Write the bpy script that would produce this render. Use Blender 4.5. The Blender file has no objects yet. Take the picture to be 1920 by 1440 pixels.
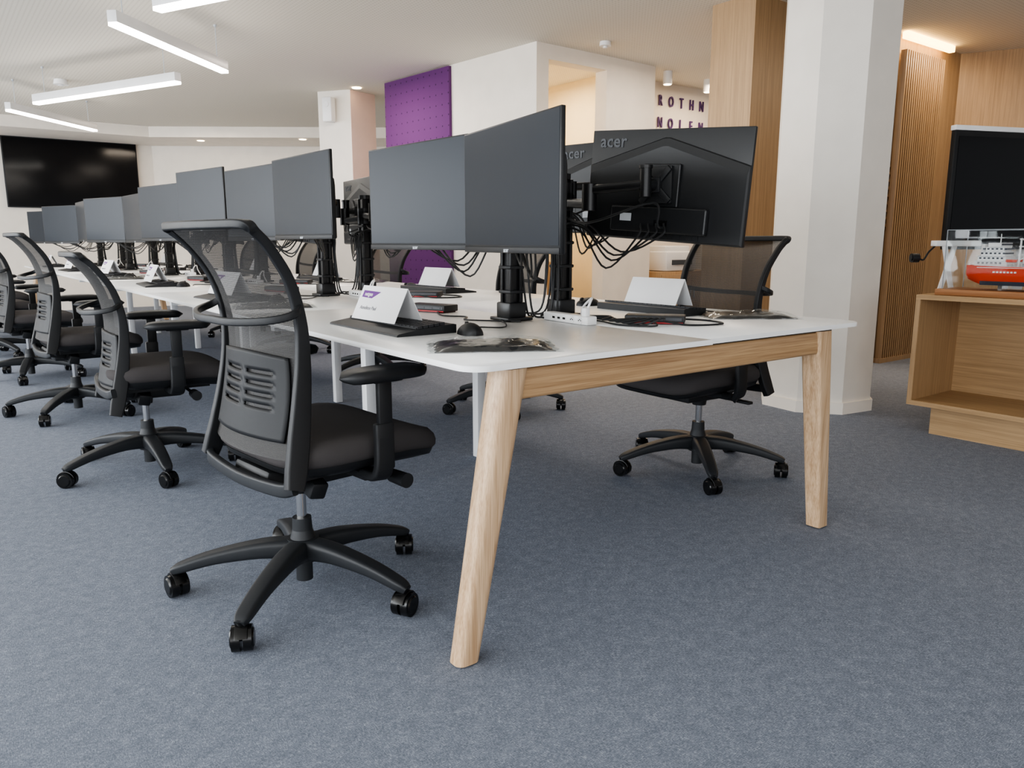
import bpy, bmesh, math, random
import numpy as np
from mathutils import Vector, Matrix, Euler
random.seed(7)
scene = bpy.context.scene
COL = scene.collection

# ------------------------------------------------------------------ materials
def s2l(c):
    return tuple(((v/255.0)/12.92 if v/255.0 <= 0.04045 else (((v/255.0)+0.055)/1.055)**2.4) for v in c)+(1.0,)
def mat(name, rgb, rough=0.5, metal=0.0, emis=None, estr=0.0, coat=0.0, trans=0.0, spec=0.5, bump=0.0, bscale=200):
    m = bpy.data.materials.new(name); m.use_nodes = True
    nt = m.node_tree; b = nt.nodes['Principled BSDF']
    c = s2l(rgb)
    b.inputs['Roughness'].default_value = rough
    b.inputs['Metallic'].default_value = metal
    b.inputs['Specular IOR Level'].default_value = spec
    b.inputs['Coat Weight'].default_value = coat
    b.inputs['Transmission Weight'].default_value = trans
    tc = nt.nodes.new('ShaderNodeTexCoord')
    n = nt.nodes.new('ShaderNodeTexNoise'); n.inputs['Scale'].default_value = bscale if bump else 6
    nt.links.new(tc.outputs['Object'], n.inputs['Vector'])
    mx = nt.nodes.new('ShaderNodeMix'); mx.data_type = 'RGBA'
    mx.inputs['A'].default_value = tuple(v*0.93 for v in c[:3])+(1,)
    mx.inputs['B'].default_value = tuple(min(1, v*1.07) for v in c[:3])+(1,)
    nt.links.new(n.outputs['Fac'], mx.inputs['Factor'])
    nt.links.new(mx.outputs['Result'], b.inputs['Base Color'])
    if bump:
        bp = nt.nodes.new('ShaderNodeBump'); bp.inputs['Strength'].default_value = bump; bp.inputs['Distance'].default_value = 0.002
        nt.links.new(n.outputs['Fac'], bp.inputs['Height']); nt.links.new(bp.outputs['Normal'], b.inputs['Normal'])
    if emis:
        b.inputs['Emission Color'].default_value = s2l(emis); b.inputs['Emission Strength'].default_value = estr
    return m

def wood(name, c1, c2, axis=2, rough=0.45, scale=1.0):
    m = bpy.data.materials.new(name); m.use_nodes = True
    nt = m.node_tree; b = nt.nodes['Principled BSDF']; b.inputs['Roughness'].default_value = rough
    tc = nt.nodes.new('ShaderNodeTexCoord'); mp = nt.nodes.new('ShaderNodeMapping')
    s = [44*scale]*3; s[axis] = 0.8*scale
    mp.inputs['Scale'].default_value = s
    nt.links.new(tc.outputs['Object'], mp.inputs['Vector'])
    n = nt.nodes.new('ShaderNodeTexNoise'); n.inputs['Scale'].default_value = 1.6; n.inputs['Detail'].default_value = 6; n.inputs['Roughness'].default_value = 0.62; n.inputs['Distortion'].default_value = 0.15
    nt.links.new(mp.outputs['Vector'], n.inputs['Vector'])
    mp2 = nt.nodes.new('ShaderNodeMapping'); s2 = [260*scale]*3; s2[axis] = 4*scale
    mp2.inputs['Scale'].default_value = s2
    nt.links.new(tc.outputs['Object'], mp2.inputs['Vector'])
    n2 = nt.nodes.new('ShaderNodeTexNoise'); n2.inputs['Scale'].default_value = 1.5; n2.inputs['Detail'].default_value = 2
    nt.links.new(mp2.outputs['Vector'], n2.inputs['Vector'])
    ad = nt.nodes.new('ShaderNodeMath'); ad.operation = 'MULTIPLY_ADD'; ad.inputs[1].default_value = 0.7
    nt.links.new(n2.outputs['Fac'], ad.inputs[0]); nt.links.new(n.outputs['Fac'], ad.inputs[2])
    r = nt.nodes.new('ShaderNodeValToRGB')
    r.color_ramp.elements[0].position = 0.58; r.color_ramp.elements[0].color = s2l(c1)
    r.color_ramp.elements[1].position = 1.0; r.color_ramp.elements[1].color = s2l(c2)
    sc = nt.nodes.new('ShaderNodeMath'); sc.operation = 'MULTIPLY'; sc.inputs[1].default_value = 0.94
    nt.links.new(ad.outputs[0], sc.inputs[0])
    nt.links.new(sc.outputs[0], r.inputs['Fac']); nt.links.new(r.outputs['Color'], b.inputs['Base Color'])
    return m

def mathn(nt, op, a, b=None, c=None):
    n = nt.nodes.new('ShaderNodeMath'); n.operation = op
    for i, v in enumerate((a, b, c)):
        if v is None: continue
        if isinstance(v, (int, float)): n.inputs[i].default_value = v
        else: nt.links.new(v, n.inputs[i])
    return n.outputs[0]

def dots(name, base, dotc, sp, rad, axes, rough=0.8):
    m = bpy.data.materials.new(name); m.use_nodes = True
    nt = m.node_tree; b = nt.nodes['Principled BSDF']; b.inputs['Roughness'].default_value = rough
    b.inputs['Specular IOR Level'].default_value = 0.2
    tc = nt.nodes.new('ShaderNodeTexCoord'); sx = nt.nodes.new('ShaderNodeSeparateXYZ')
    nt.links.new(tc.outputs['Object'], sx.inputs[0])
    q = []
    for a in axes:
        f = mathn(nt, 'FRACT', mathn(nt, 'DIVIDE', sx.outputs[a], sp))
        d = mathn(nt, 'SUBTRACT', f, 0.5); q.append(mathn(nt, 'MULTIPLY', d, d))
    dist = mathn(nt, 'SQRT', mathn(nt, 'ADD', q[0], q[1]))
    fac = mathn(nt, 'LESS_THAN', dist, rad)
    mx = nt.nodes.new('ShaderNodeMix'); mx.data_type = 'RGBA'
    mx.inputs['A'].default_value = s2l(base); mx.inputs['B'].default_value = s2l(dotc)
    nt.links.new(fac, mx.inputs['Factor']); nt.links.new(mx.outputs['Result'], b.inputs['Base Color'])
    return m

def carpet():
    m = bpy.data.materials.new('carpet_blue_grey'); m.use_nodes = True
    nt = m.node_tree; b = nt.nodes['Principled BSDF']; b.inputs['Roughness'].default_value = 0.92
    b.inputs['Specular IOR Level'].default_value = 0.2
    tc = nt.nodes.new('ShaderNodeTexCoord')
    outs = []
    for sc in ((430, 100, 1), (100, 430, 1)):
        mp = nt.nodes.new('ShaderNodeMapping'); mp.inputs['Scale'].default_value = sc
        mp.inputs['Rotation'].default_value = (0, 0, 0.10)
        nt.links.new(tc.outputs['Object'], mp.inputs['Vector'])
        n = nt.nodes.new('ShaderNodeTexNoise'); n.inputs['Scale'].default_value = 1.0; n.inputs['Detail'].default_value = 4; n.inputs['Roughness'].default_value = 0.75
        nt.links.new(mp.outputs['Vector'], n.inputs['Vector']); outs.append(n.outputs['Fac'])
    n3 = nt.nodes.new('ShaderNodeTexNoise'); n3.inputs['Scale'].default_value = 30; n3.inputs['Detail'].default_value = 4
    nt.links.new(tc.outputs['Object'], n3.inputs['Vector'])
    mxm = mathn(nt, 'MAXIMUM', outs[0], outs[1])
    v = mathn(nt, 'ADD', mxm, mathn(nt, 'MULTIPLY', mathn(nt, 'SUBTRACT', n3.outputs['Fac'], 0.5), 0.14))
    r = nt.nodes.new('ShaderNodeValToRGB')
    e = r.color_ramp.elements
    e[0].position = 0.45; e[0].color = s2l((98, 104, 116))
    e[1].position = 0.74; e[1].color = s2l((200, 206, 216))
    x = r.color_ramp.elements.new(0.60); x.color = s2l((136, 143, 156))
    nt.links.new(v, r.inputs['Fac']); nt.links.new(r.outputs['Color'], b.inputs['Base Color'])
    bp = nt.nodes.new('ShaderNodeBump'); bp.inputs['Strength'].default_value = 0.35; bp.inputs['Distance'].default_value = 0.002
    nt.links.new(v, bp.inputs['Height']); nt.links.new(bp.outputs['Normal'], b.inputs['Normal'])
    return m

def meshmat():
    m = bpy.data.materials.new('black_net_fabric'); m.use_nodes = True
    nt = m.node_tree; b = nt.nodes['Principled BSDF']; b.inputs['Roughness'].default_value = 0.6
    b.inputs['Base Color'].default_value = s2l((48, 46, 44))
    tc = nt.nodes.new('ShaderNodeTexCoord'); sx = nt.nodes.new('ShaderNodeSeparateXYZ')
    nt.links.new(tc.outputs['Object'], sx.inputs[0])
    fs = []
    for a in (1, 2):
        f = mathn(nt, 'FRACT', mathn(nt, 'DIVIDE', sx.outputs[a], 0.0034))
        fs.append(mathn(nt, 'GREATER_THAN', f, 0.42))
    hole = mathn(nt, 'MULTIPLY', fs[0], fs[1])
    fac = mathn(nt, 'MULTIPLY', hole, 0.46)
    tr = nt.nodes.new('ShaderNodeBsdfTransparent'); mx = nt.nodes.new('ShaderNodeMixShader')
    nt.links.new(fac, mx.inputs[0]); nt.links.new(b.outputs[0], mx.inputs[1]); nt.links.new(tr.outputs[0], mx.inputs[2])
    nt.links.new(mx.outputs[0], nt.nodes['Material Output'].inputs['Surface'])
    return m

def glassmat(name, rough, fac):
    m = bpy.data.materials.new(name); m.use_nodes = True
    nt = m.node_tree
    gl = nt.nodes.new('ShaderNodeBsdfGlossy'); gl.inputs['Roughness'].default_value = rough
    tr = nt.nodes.new('ShaderNodeBsdfTransparent'); tr.inputs[0].default_value = (0.97, 0.98, 0.98, 1)
    mx = nt.nodes.new('ShaderNodeMixShader'); mx.inputs[0].default_value = fac
    nt.links.new(tr.outputs[0], mx.inputs[1]); nt.links.new(gl.outputs[0], mx.inputs[2])
    nt.links.new(mx.outputs[0], nt.nodes['Material Output'].inputs['Surface'])
    return m

M_WALL = mat('painted_wall', (240, 232, 221), 0.85)
M_COLW = mat('painted_column', (232, 226, 217), 0.8)
M_PINKBOUNCE = mat('painted_pinkish', (226, 198, 188), 0.8)  # pillar white tinted with light reflected off the purple panel
M_CEIL = dots('perforated_ceiling', (234, 228, 216), (212, 205, 192), 0.03, 0.22, (0, 1))
M_CARPET = carpet()
M_PURPLE = dots('purple_acoustic_felt', (98, 56, 106), (66, 38, 74), 0.098, 0.08, (1, 2))
M_OAK_Z = wood('oak_vertical_grain', (158, 128, 94), (186, 154, 116), 2)
M_OAK_Y = wood('oak_along_y', (160, 130, 94), (190, 158, 118), 1)
M_ASH_Z = wood('ash_leg', (172, 138, 104), (218, 188, 154), 2, 0.35, 1.2)
M_ASH_X = wood('ash_beam', (150, 116, 82), (196, 162, 122), 0, 0.4, 1.1)  # same ash as the legs, darkened to hold the beam's shade
M_SLAT = wood('slat_oak', (144, 116, 86), (176, 146, 112), 2)
M_TOP = mat('white_laminate', (243, 243, 242), 0.3, spec=0.4)
M_WMET = mat('white_powder_steel', (228, 228, 228), 0.4)
M_DARKGAP = mat('dark_steel_rail', (48, 45, 43), 0.5)
M_BLK = mat('black_plastic', (31, 32, 34), 0.45, bump=0.2, bscale=900, spec=0.4)
M_BLK2 = mat('charcoal_plastic', (40, 42, 45), 0.45, bump=0.2, bscale=900, spec=0.4)
M_LUM = mat('lumbar_plastic', (30, 31, 33), 0.5, bump=0.2, bscale=900, spec=0.3)
M_BLKS = mat('black_satin_metal', (18, 18, 20), 0.35)
M_GLB = mat('gloss_black', (14, 14, 15), 0.25)
M_SEAT = mat('seat_fabric', (74, 71, 71), 0.95, bump=0.6, bscale=1100, spec=0.2)
M_NET = meshmat()
M_CHROME = mat('chrome', (215, 215, 215), 0.15, 1.0)
M_SCREEN = mat('screen_glass', (38, 43, 50), 0.28, spec=0.13)
M_TV = mat('tv_glass', (12, 12, 15), 0.12, spec=0.2)
M_MBACK = mat('monitor_back', (26, 27, 29), 0.38, bump=0.1, bscale=700)
M_LOGO = mat('silver_logo', (190, 195, 200), 0.4)
M_LOGOD = mat('dark_logo', (74, 76, 80), 0.4, spec=0.3)
M_PAPER = mat('white_card', (250, 250, 252), 0.7)
M_LPUR = mat('purple_print', (110, 56, 138), 0.7)
M_INK = mat('ink_grey', (110, 110, 118), 0.7)
M_RED = mat('red_plastic', (170, 30, 36), 0.4)
M_WPL = mat('white_plastic', (236, 236, 236), 0.35)
M_KEY = mat('keycap_dark', (36, 36, 39), 0.5)
M_LAMP = mat('lamp_diffuser', (255, 250, 240), 0.5, emis=(255, 248, 238), estr=20.0)
M_SPOT = mat('spot_glow', (255, 235, 200), 0.5, emis=(255, 226, 180), estr=14.0)
M_WARM = mat('warm_strip', (255, 220, 160), 0.5, emis=(255, 205, 125), estr=9.0)
M_LETTER = mat('letter_purple', (78, 50, 106), 0.5)
M_HULL = mat('ship_red', (214, 64, 30), 0.4)
M_SHIPD = mat('ship_dark', (38, 44, 60), 0.4)
M_SHIPG = mat('ship_grey', (150, 156, 162), 0.5)
M_GLASS = glassmat('clear_glass', 0.03, 0.03)
M_FILM = glassmat('crinkled_clear_film', 0.06, 0.10)
M_BAG = mat('black_pouch', (22, 22, 24), 0.3, coat=0.4, bump=0.4, bscale=90)
M_ALCOVE = mat('warm_alcove_paint', (246, 228, 192), 0.85)  # warm lamp glow of the alcove is put into the wall colour

# ------------------------------------------------------------------ mesh helpers
def bx(bm, size, loc, rot=None, bev=0.0, seg=2):
    r = bmesh.ops.create_cube(bm, size=1.0); vs = r['verts']
    R = rot.to_matrix().to_4x4() if isinstance(rot, Euler) else (rot.to_4x4() if rot is not None else Matrix.Identity(4))
    T = Matrix.Translation(Vector(loc)) @ R @ Matrix.Diagonal((*size, 1))
    bmesh.ops.transform(bm, matrix=T, verts=vs)
    if bev > 0:
        es = list({e for v in vs for e in v.link_edges})
        bmesh.ops.bevel(bm, geom=es, offset=bev, segments=seg, affect='EDGES', profile=0.5)

def cyl(bm, r1, r2, p0, p1, seg=24):
    p0, p1 = Vector(p0), Vector(p1); d = p1-p0
    r = bmesh.ops.create_cone(bm, cap_ends=True, segments=seg, radius1=r1, radius2=r2, depth=d.length)
    q = Vector((0, 0, 1)).rotation_difference(d.normalized()).to_matrix().to_4x4()
    bmesh.ops.transform(bm, matrix=Matrix.Translation((p0+p1)/2) @ q, verts=r['verts'])

def rr(a, b, r=None, n=4):
    if r is None: r = min(a, b)*0.6
    r = min(r, a, b); out = []
    for cx, cy, st in ((a-r, b-r, 0), (-a+r, b-r, 90), (-a+r, -b+r, 180), (a-r, -b+r, 270)):
        for i in range(n+1):
            t = math.radians(st+90*i/n); out.append((cx+r*math.cos(t), cy+r*math.sin(t)))
    return out

def loft(bm, rings, cap=True):
    vr = [[bm.verts.new(p) for p in ring] for ring in rings]
    n = len(vr[0])
    for a, b in zip(vr[:-1], vr[1:]):
        for i in range(n):
            bm.faces.new((a[i], a[(i+1) % n], b[(i+1) % n], b[i]))
    if cap:
        bm.faces.new(list(reversed(vr[0]))); bm.faces.new(vr[-1])

def catmull(pts, k=6):
    P = [Vector(p) for p in pts]; P = [2*P[0]-P[1]]+P+[2*P[-1]-P[-2]]; out = []
    for i in range(1, len(P)-2):
        for j in range(k):
            t = j/k; a, b, c, d = P[i-1], P[i], P[i+1], P[i+2]
            out.append(0.5*((2*b)+(c-a)*t+(2*a-5*b+4*c-d)*t*t+(3*b-a-3*c+d)*t**3))
    out.append(P[-2]); return out

def sweep(bm, pts, sizes, up=(0, 0, 1), k=6, smooth=True, n=4):
    if isinstance(sizes, tuple): sizes = [sizes]*len(pts)
    if smooth and len(pts) > 2:
        full = catmull(pts, k)
        m = len(full); sz = []
        for i in range(m):
            f = i/k; j = min(int(f), len(sizes)-2); t = f-j
            sz.append((sizes[j][0]*(1-t)+sizes[j+1][0]*t, sizes[j][1]*(1-t)+sizes[j+1][1]*t))
    else:
        full = [Vector(p) for p in pts]; sz = sizes
    up = Vector(up); rings = []; side = None
    for i, p in enumerate(full):
        t = (full[min(i+1, len(full)-1)]-full[max(i-1, 0)]).normalized()
        s = t.cross(up)
        if s.length < 1e-3: s = side if side is not None else Vector((1, 0, 0))
        s = s.normalized()
        if side is not None and s.dot(side) < 0: s = -s
        side = s; nn = s.cross(t).normalized()
        rings.append([p+s*u+nn*v for u, v in rr(sz[i][0], sz[i][1], None, n)])
    loft(bm, rings)

def tube(bm, pts, r, k=6, n=8):
    full = catmull(pts, k) if len(pts) > 2 else [Vector(p) for p in pts]
    t0 = (full[1]-full[0]).normalized()
    s = t0.orthogonal().normalized(); rings = []
    for i, p in enumerate(full):
        t = (full[min(i+1, len(full)-1)]-full[max(i-1, 0)]).normalized()
        s = (s-t*s.dot(t)).normalized(); b = t.cross(s)
        rings.append([p+s*r*math.cos(2*math.pi*j/n)+b*r*math.sin(2*math.pi*j/n) for j in range(n)])
    loft(bm, rings)

def fin(name, bm, m, parent=None, loc=(0, 0, 0), rot=(0, 0, 0), sharp=0.6, smooth=True):
    bmesh.ops.recalc_face_normals(bm, faces=bm.faces)
    for f in bm.faces: f.smooth = smooth
    for e in bm.edges:
        if len(e.link_faces) == 2 and e.calc_face_angle(0) > sharp: e.smooth = False
    me = bpy.data.meshes.new(name); bm.to_mesh(me); bm.free()
    me.materials.append(m)
    ob = bpy.data.objects.new(name, me); COL.objects.link(ob)
    ob.location = loc; ob.rotation_euler = rot
    if parent is not None: ob.parent = parent
    return ob

def root(name, label, cat, loc=(0, 0, 0), rz=0.0, group=None):
    e = bpy.data.objects.new(name, None); COL.objects.link(e)
    e.empty_display_size = 0.1; e.location = loc; e.rotation_euler = (0, 0, rz)
    e["label"] = label; e["category"] = cat
    if group: e["group"] = group
    return e

def tag(ob, label, cat, group=None):
    ob["label"] = label; ob["category"] = cat
    if group: ob["group"] = group
    return ob

def struct(ob):
    ob["kind"] = "structure"; return ob

def dup(thing, loc=None, rz=None, label=None):
    n = thing.copy(); COL.objects.link(n)
    if loc is not None: n.location = loc
    if rz is not None: n.rotation_euler = (0, 0, rz)
    if label: n["label"] = label
    kids = list(thing.children)
    for c in kids:
        d = c.copy(); COL.objects.link(d); d.parent = n
        for g in list(c.children):
            h = g.copy(); COL.objects.link(h); h.parent = d
    return n

def text(name, s, size, m, parent, mtx, ext=0.0006, spacing=1.0, bold=0.0):
    cu = bpy.data.curves.new(name+'_c', 'FONT'); cu.body = s; cu.size = size; cu.extrude = ext
    cu.align_x = 'CENTER'; cu.align_y = 'CENTER'; cu.space_character = spacing; cu.offset = bold
    cu.resolution_u = 3
    t = bpy.data.objects.new(name+'_t', cu); COL.objects.link(t)
    bpy.context.view_layer.update()
    dg = bpy.context.evaluated_depsgraph_get()
    me = bpy.data.meshes.new_from_object(t.evaluated_get(dg))
    bpy.data.objects.remove(t)
    me.name = name; me.materials.clear(); me.materials.append(m)
    ob = bpy.data.objects.new(name, me); COL.objects.link(ob)
    ob.parent = parent; ob.matrix_local = mtx
    return ob

def basis(right, upv, loc):
    r = Vector(right).normalized(); u = Vector(upv).normalized(); n = r.cross(u)
    M = Matrix((r, u, n)).transposed().to_4x4(); M.translation = Vector(loc); return M

def poly_prism(name, pts, z0, z1, m, kind='structure'):
    bm = bmesh.new()
    loft(bm, [[Vector((x, y, z0)) for x, y in pts], [Vector((x, y, z1)) for x, y in pts]])
    o = fin(name, bm, m, smooth=False)
    if kind: o["kind"] = kind
    return o

def wall_seg(name, p, q, z0, z1, m, th=0.12, away=1):
    p, q = Vector(p), Vector(q); d = (q-p).normalized(); n = Vector((-d.y, d.x))*th*away
    return poly_prism(name, [p[:], q[:], (q+n)[:], (p+n)[:]], z0, z1, m)

CH = 2.65
DT = 0.74

# ------------------------------------------------------------------ room
bm = bmesh.new(); bx(bm, (18, 20, 0.1), (4.5, 5, -0.05)); struct(fin('floor', bm, M_CARPET, smooth=False))
bm = bmesh.new(); bx(bm, (18, 20, 0.1), (4.5, 5, CH+0.05)); struct(fin('ceiling', bm, M_CEIL, smooth=False))
wall_seg('wall_far', (-4.4, 13.4), (3.02, 13.4), 0, CH, M_WALL, away=1)
wall_seg('wall_far_angled', (3.02, 13.4), (7.3, 10.4), 0, CH, M_WALL, away=1)
poly_prism('trim_1', [(-4.4, 12.3), (2.75, 12.3), (6.6, 9.6), (7.2, 10.4), (3.02, 13.38), (-4.4, 13.38)], 2.50, CH-0.002, M_WALL)
wall_seg('wall_purple_side', (4.235, 5.28), (4.04, 7.53), 0, CH, M_WALL, th=0.14, away=-1)
wall_seg('wall_corner_strip', (4.235, 5.28), (4.37, 5.285), 0, CH, M_WALL, th=0.14, away=1)
wall_seg('wall_door_right', (5.06, 5.30), (5.72, 5.33), 0, CH, M_WALL, th=0.14, away=1)
wall_seg('wall_door_header', (4.37, 5.285), (5.06, 5.30), 2.53, CH, M_WALL, th=0.14, away=1)
wall_seg('wall_alcove_back', (4.2, 6.9), (5.7, 6.9), 0, CH, M_ALCOVE, th=0.1, away=1)
wall_seg('wall_alcove_side', (5.56, 5.47), (5.56, 6.9), 0, CH, M_ALCOVE, th=0.14, away=-1)
pr = math.atan2(4.04-4.235, 7.53-5.28)
bm = bmesh.new(); bx(bm, (0.03, 1.10, 2.56), (0, 0, 1.36), bev=0.004)
pc = Vector((4.235, 5.28)).lerp(Vector((4.04, 7.53)), 0.755)
o = fin('acoustic_panel', bm, M_PURPLE, loc=(pc.x-0.018, pc.y, 0.0), rot=(0, 0, -pr*1.0))
tag(o, "purple felt wall panel with a grid of punched dots", "wall panel")
poly_prism('wall_pillar_square', [(3.66, 8.43), (3.89, 8.10), (4.25, 8.22), (4.05, 8.58)], 0, CH, M_COLW)
poly_prism('wall_pillar_face', [(3.8915, 8.0950), (4.2515, 8.2150), (4.2500, 8.2199), (3.8900, 8.0999)], 0, CH-0.002, M_PINKBOUNCE)  # thin slab with the reflected pink light put into its colour
def octa(c, r, rot):
    return [(c[0]+r*math.cos(rot+i*math.pi/4), c[1]+r*math.sin(rot+i*math.pi/4)) for i in range(8)]
CC = (4.44, 2.68)
poly_prism('wall_column_octagonal', octa(CC, 0.33, math.radians(14)), 0, CH, M_COLW)
poly_prism('baseboard_column', octa(CC, 0.345, math.radians(14)), 0, 0.07, M_WALL)
poly_prism('wall_wood_pier', [(4.62, 3.42), (5.4, 3.42), (5.4, 3.78), (4.62, 3.78)], 0, CH, M_OAK_Z)
wall_seg('wall_lettering', (5.72, 5.80), (11.5, 5.80), 0, CH, M_WALL, th=0.1, away=1)
wall_seg('wall_timber_slatted', (6.30, 3.36), (7.50, 3.36), 0, CH, M_SLAT, th=0.1, away=1)
wall_seg('wall_timber_right', (7.50, 3.36), (9.3, -0.2), 0, CH, M_OAK_Z, th=0.1, away=1)
bm = bmesh.new()
for i in range(19):
    bx(bm, (0.018, 0.05, 2.50), (6.40+i*0.035, 3.30, 1.27))
for i in range(9):
    bx(bm, (0.65, 0.012, 0.02), (6.715, 3.335, 1.15+i*0.06))
bx(bm, (0.68, 0.06, 0.04), (6.715, 3.30, 0.02))
o = fin('slat_screen', bm, M_SLAT, smooth=False); tag(o, "vertical oak slat screen with cross battens against timber wall", "slat screen")
bm = bmesh.new(); bx(bm, (0.80, 0.05, 0.05), (6.75, 3.28, 2.62), bev=0.004)
o = fin('strip_light', bm, M_WARM); tag(o, "glowing warm light strip above oak slat screen", "strip light")

bm = bmesh.new()
bx(bm, (0.2, 17.5, 0.35), (-4.3, 4.75, 0.175)); bx(bm, (0.2, 17.5, 0.25), (-4.3, 4.75, 2.525))
struct(fin('wall_left', bm, M_WALL, smooth=False))
bm = bmesh.new()
bx(bm, (13, 0.2, 0.35), (2.3, -3.9, 0.175)); bx(bm, (13, 0.2, 0.25), (2.3, -3.9, 2.525))
struct(fin('wall_behind', bm, M_WALL, smooth=False))
for i in range(7):
    y = -2.6+i*2.5
    bm = bmesh.new()
    for dy in (-1.22, 1.22): bx(bm, (0.08, 0.06, 2.05), (-4.3, y+dy, 1.375))
    for z in (0.38, 2.37): bx(bm, (0.08, 2.38, 0.06), (-4.3, y, z))
    struct(fin('window_%d' % (i+1), bm, M_WMET, smooth=False))

# ------------------------------------------------------------------ bench desk
X0, X1, Y0, NS, SL = 0.933, 2.60, 1.39, 6, 1.6
XC = (X0+X1)/2
desk = root('bench_desk', "long white office bench desk with splayed ash end legs", "desk", (XC, Y0, 0))
def dl(x, y, z=0): return (x-XC, y-Y0, z)
for k in range(NS):
    for sd in (0, 1):
        xa, xb = (X0, XC-0.003) if sd == 0 else (XC+0.003, X1)
        ya, yb = Y0+k*SL+(0.0 if k == 0 else 0.0015), Y0+(k+1)*SL-0.0015
        if k == 0 and sd == 1: ya += 0.012
        pts = []
        def corner(cx, cy, sx, sy, r):
            if r < 0.002: return [(cx, cy)]
            st = {(1, 1): 0, (-1, 1): 90, (-1, -1): 180, (1, -1): 270}[(sx, sy)]
            return [(cx-sx*r+r*math.cos(math.radians(st+90*i/8)), cy-sy*r+r*math.sin(math.radians(st+90*i/8))) for i in range(9)]
        rn = 0.06 if k == 0 else 0; rf = 0.06 if k == NS-1 else 0
        pts += corner(xb, yb, 1, 1, rf if sd == 1 else 0)
        pts += corner(xa, yb, -1, 1, rf if sd == 0 else 0)
        pts += corner(xa, ya, -1, -1, rn if sd == 0 else 0)
        pts += corner(xb, ya, 1, -1, rn if sd == 1 else 0)
        bm = bmesh.new()
        loft(bm, [[Vector(dl(x, y, z)) for x, y in pts] for z in (0.724, 0.7385)])
        bmesh.ops.bevel(bm, geom=[e for e in bm.edges if all(v.co.z > 0.738 for v in e.verts)], offset=0.0015, segments=1, affect='EDGES')
        fin('desktop', bm, M_TOP, desk, sharp=0.9)
for (yy, sy) in ((Y0+0.06, 1), (Y0+NS*SL-0.06, -1)):
    for (xt, xb_, rf) in ((1.080, 0.946, 0.75), (2.385, 2.475, 0.35)):
        bm = bmesh.new(); rings = []
        for t in (0, 0.02, 0.3, 0.6, 0.9, 1.0):
            z = 0.004+0.714*t; x = xb_+(xt-xb_)*t
            a = 0.033+0.011*t; b = 0.028+0.010*t
            if rf < 0.5: a -= 0.004
            rings.append([Vector(dl(x+u, yy+v, z)) for u, v in rr(a, b, min(a, b)*rf, 6)])
        loft(bm, rings); fin('leg', bm, M_ASH_Z, desk)
        bm = bmesh.new(); bx(bm, (0.045, 0.04, 0.005), dl(xb_, yy, 0.0025)); fin('leg_foot', bm, M_BLK, desk)
    bm = bmesh.new(); rings = []
    for x in (1.08, 1.4, XC, 2.1, 2.38):
        zb, ztp = 0.640, 0.7165
        rings.append([Vector(dl(x, yy+u, (zb+ztp)/2+v)) for u, v in rr(0.028, (ztp-zb)/2, 0.010, 3)])
    loft(bm, rings); fin('end_beam', bm, M_ASH_X, desk)
    bm = bmesh.new(); bx(bm, (1.40, 0.05, 0.007), dl(XC-0.03, yy, 0.7203)); fin('spacer_strip', bm, M_DARKGAP, desk)  # dark strip put in for the shaded gap below the desktop
for x in (1.20, 1.62, 1.91, 2.31):
    bm = bmesh.new(); bx(bm, (0.04, NS*SL-0.16, 0.026), dl(x, Y0+NS*SL/2, 0.709)); fin('rail', bm, M_DARKGAP, desk)
for k in range(1, NS):
    bm = bmesh.new(); bx(bm, (1.4, 0.04, 0.028), dl(XC, Y0+k*SL, 0.680)); fin('cross_bar', bm, M_WMET, desk)
for k in range(1, NS):
    for x in (1.45, 2.02):
        y = Y0+k*SL-0.05
        bm = bmesh.new(); bx(bm, (0.045, 0.045, 0.686), dl(x, y, 0.345), bev=0.003); fin('steel_leg', bm, M_WMET, desk)

# ------------------------------------------------------------------ monitors
def monitor_proto():
    r = root('computer_monitor', "slim black computer monitor on a desk arm", "monitor", group="monitors on the bench desk")
    W, H = 0.61, 0.365
    bm = bmesh.new(); bx(bm, (0.014, W, H), (0.007, 0, H/2), bev=0.003); fin('housing', bm, M_MBACK, r)
    bm = bmesh.new(); bx(bm, (0.0012, W-0.012, H-0.028), (-0.0002, 0, H/2+0.009)); fin('screen', bm, M_SCREEN, r, smooth=False)
    bm = bmesh.new(); bx(bm, (0.003, W-0.002, 0.016), (-0.0008, 0, 0.009), bev=0.001); fin('bezel', bm, M_BLK, r)
    bm = bmesh.new()
    def shp(ins, x):
        base = [(-0.304+ins*.2, 0.001+ins*.2), (0.304-ins*.2, 0.001+ins*.2), (0.304-ins*.2, 0.250-ins), (0.010, 0.338-ins), (-0.010, 0.338-ins), (-0.304+ins*.2, 0.250-ins)]
        return [Vector((x, y, z)) for y, z in base]
    loft(bm, [shp(0, 0.013), shp(0.005, 0.018), shp(0.030, 0.0235)])
    bx(bm, (0.024, 0.37, 0.085), (0.033, 0, 0.070), bev=0.006)
    bx(bm, (0.012, 0.14, 0.14), (0.029, 0, 0.182), bev=0.004)
    for i in range(14):
        bx(bm, (0.004, 0.008, 0.018), (0.024, -0.15+i*0.023, 0.018))
    fin('back_shell', bm, M_MBACK, r, sharp=0.10)
    bm = bmesh.new(); bx(bm, (0.002, 0.045, 0.026), (0.0462, -0.12, 0.075)); fin('rating_label', bm, M_LOGO, r, smooth=False)
    bm = bmesh.new(); bx(bm, (0.002, 0.05, 0.018), (0.0462, 0.02, 0.06)); fin('port_recess', bm, M_GLB, r, smooth=False)
    text('front_logo', "acer", 0.018, M_LOGO, r, basis((0, -1, 0), (0, 0, 1), (-0.0028, 0, 0.0085)), bold=0.0004)
    text('back_logo', "acer", 0.060, M_LOGOD, r, basis((0, 1, 0), (0, 0, 1), (0.0150, -0.215, 0.326)), ext=0.001, spacing=1.05, bold=0.001)
    return r
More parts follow.
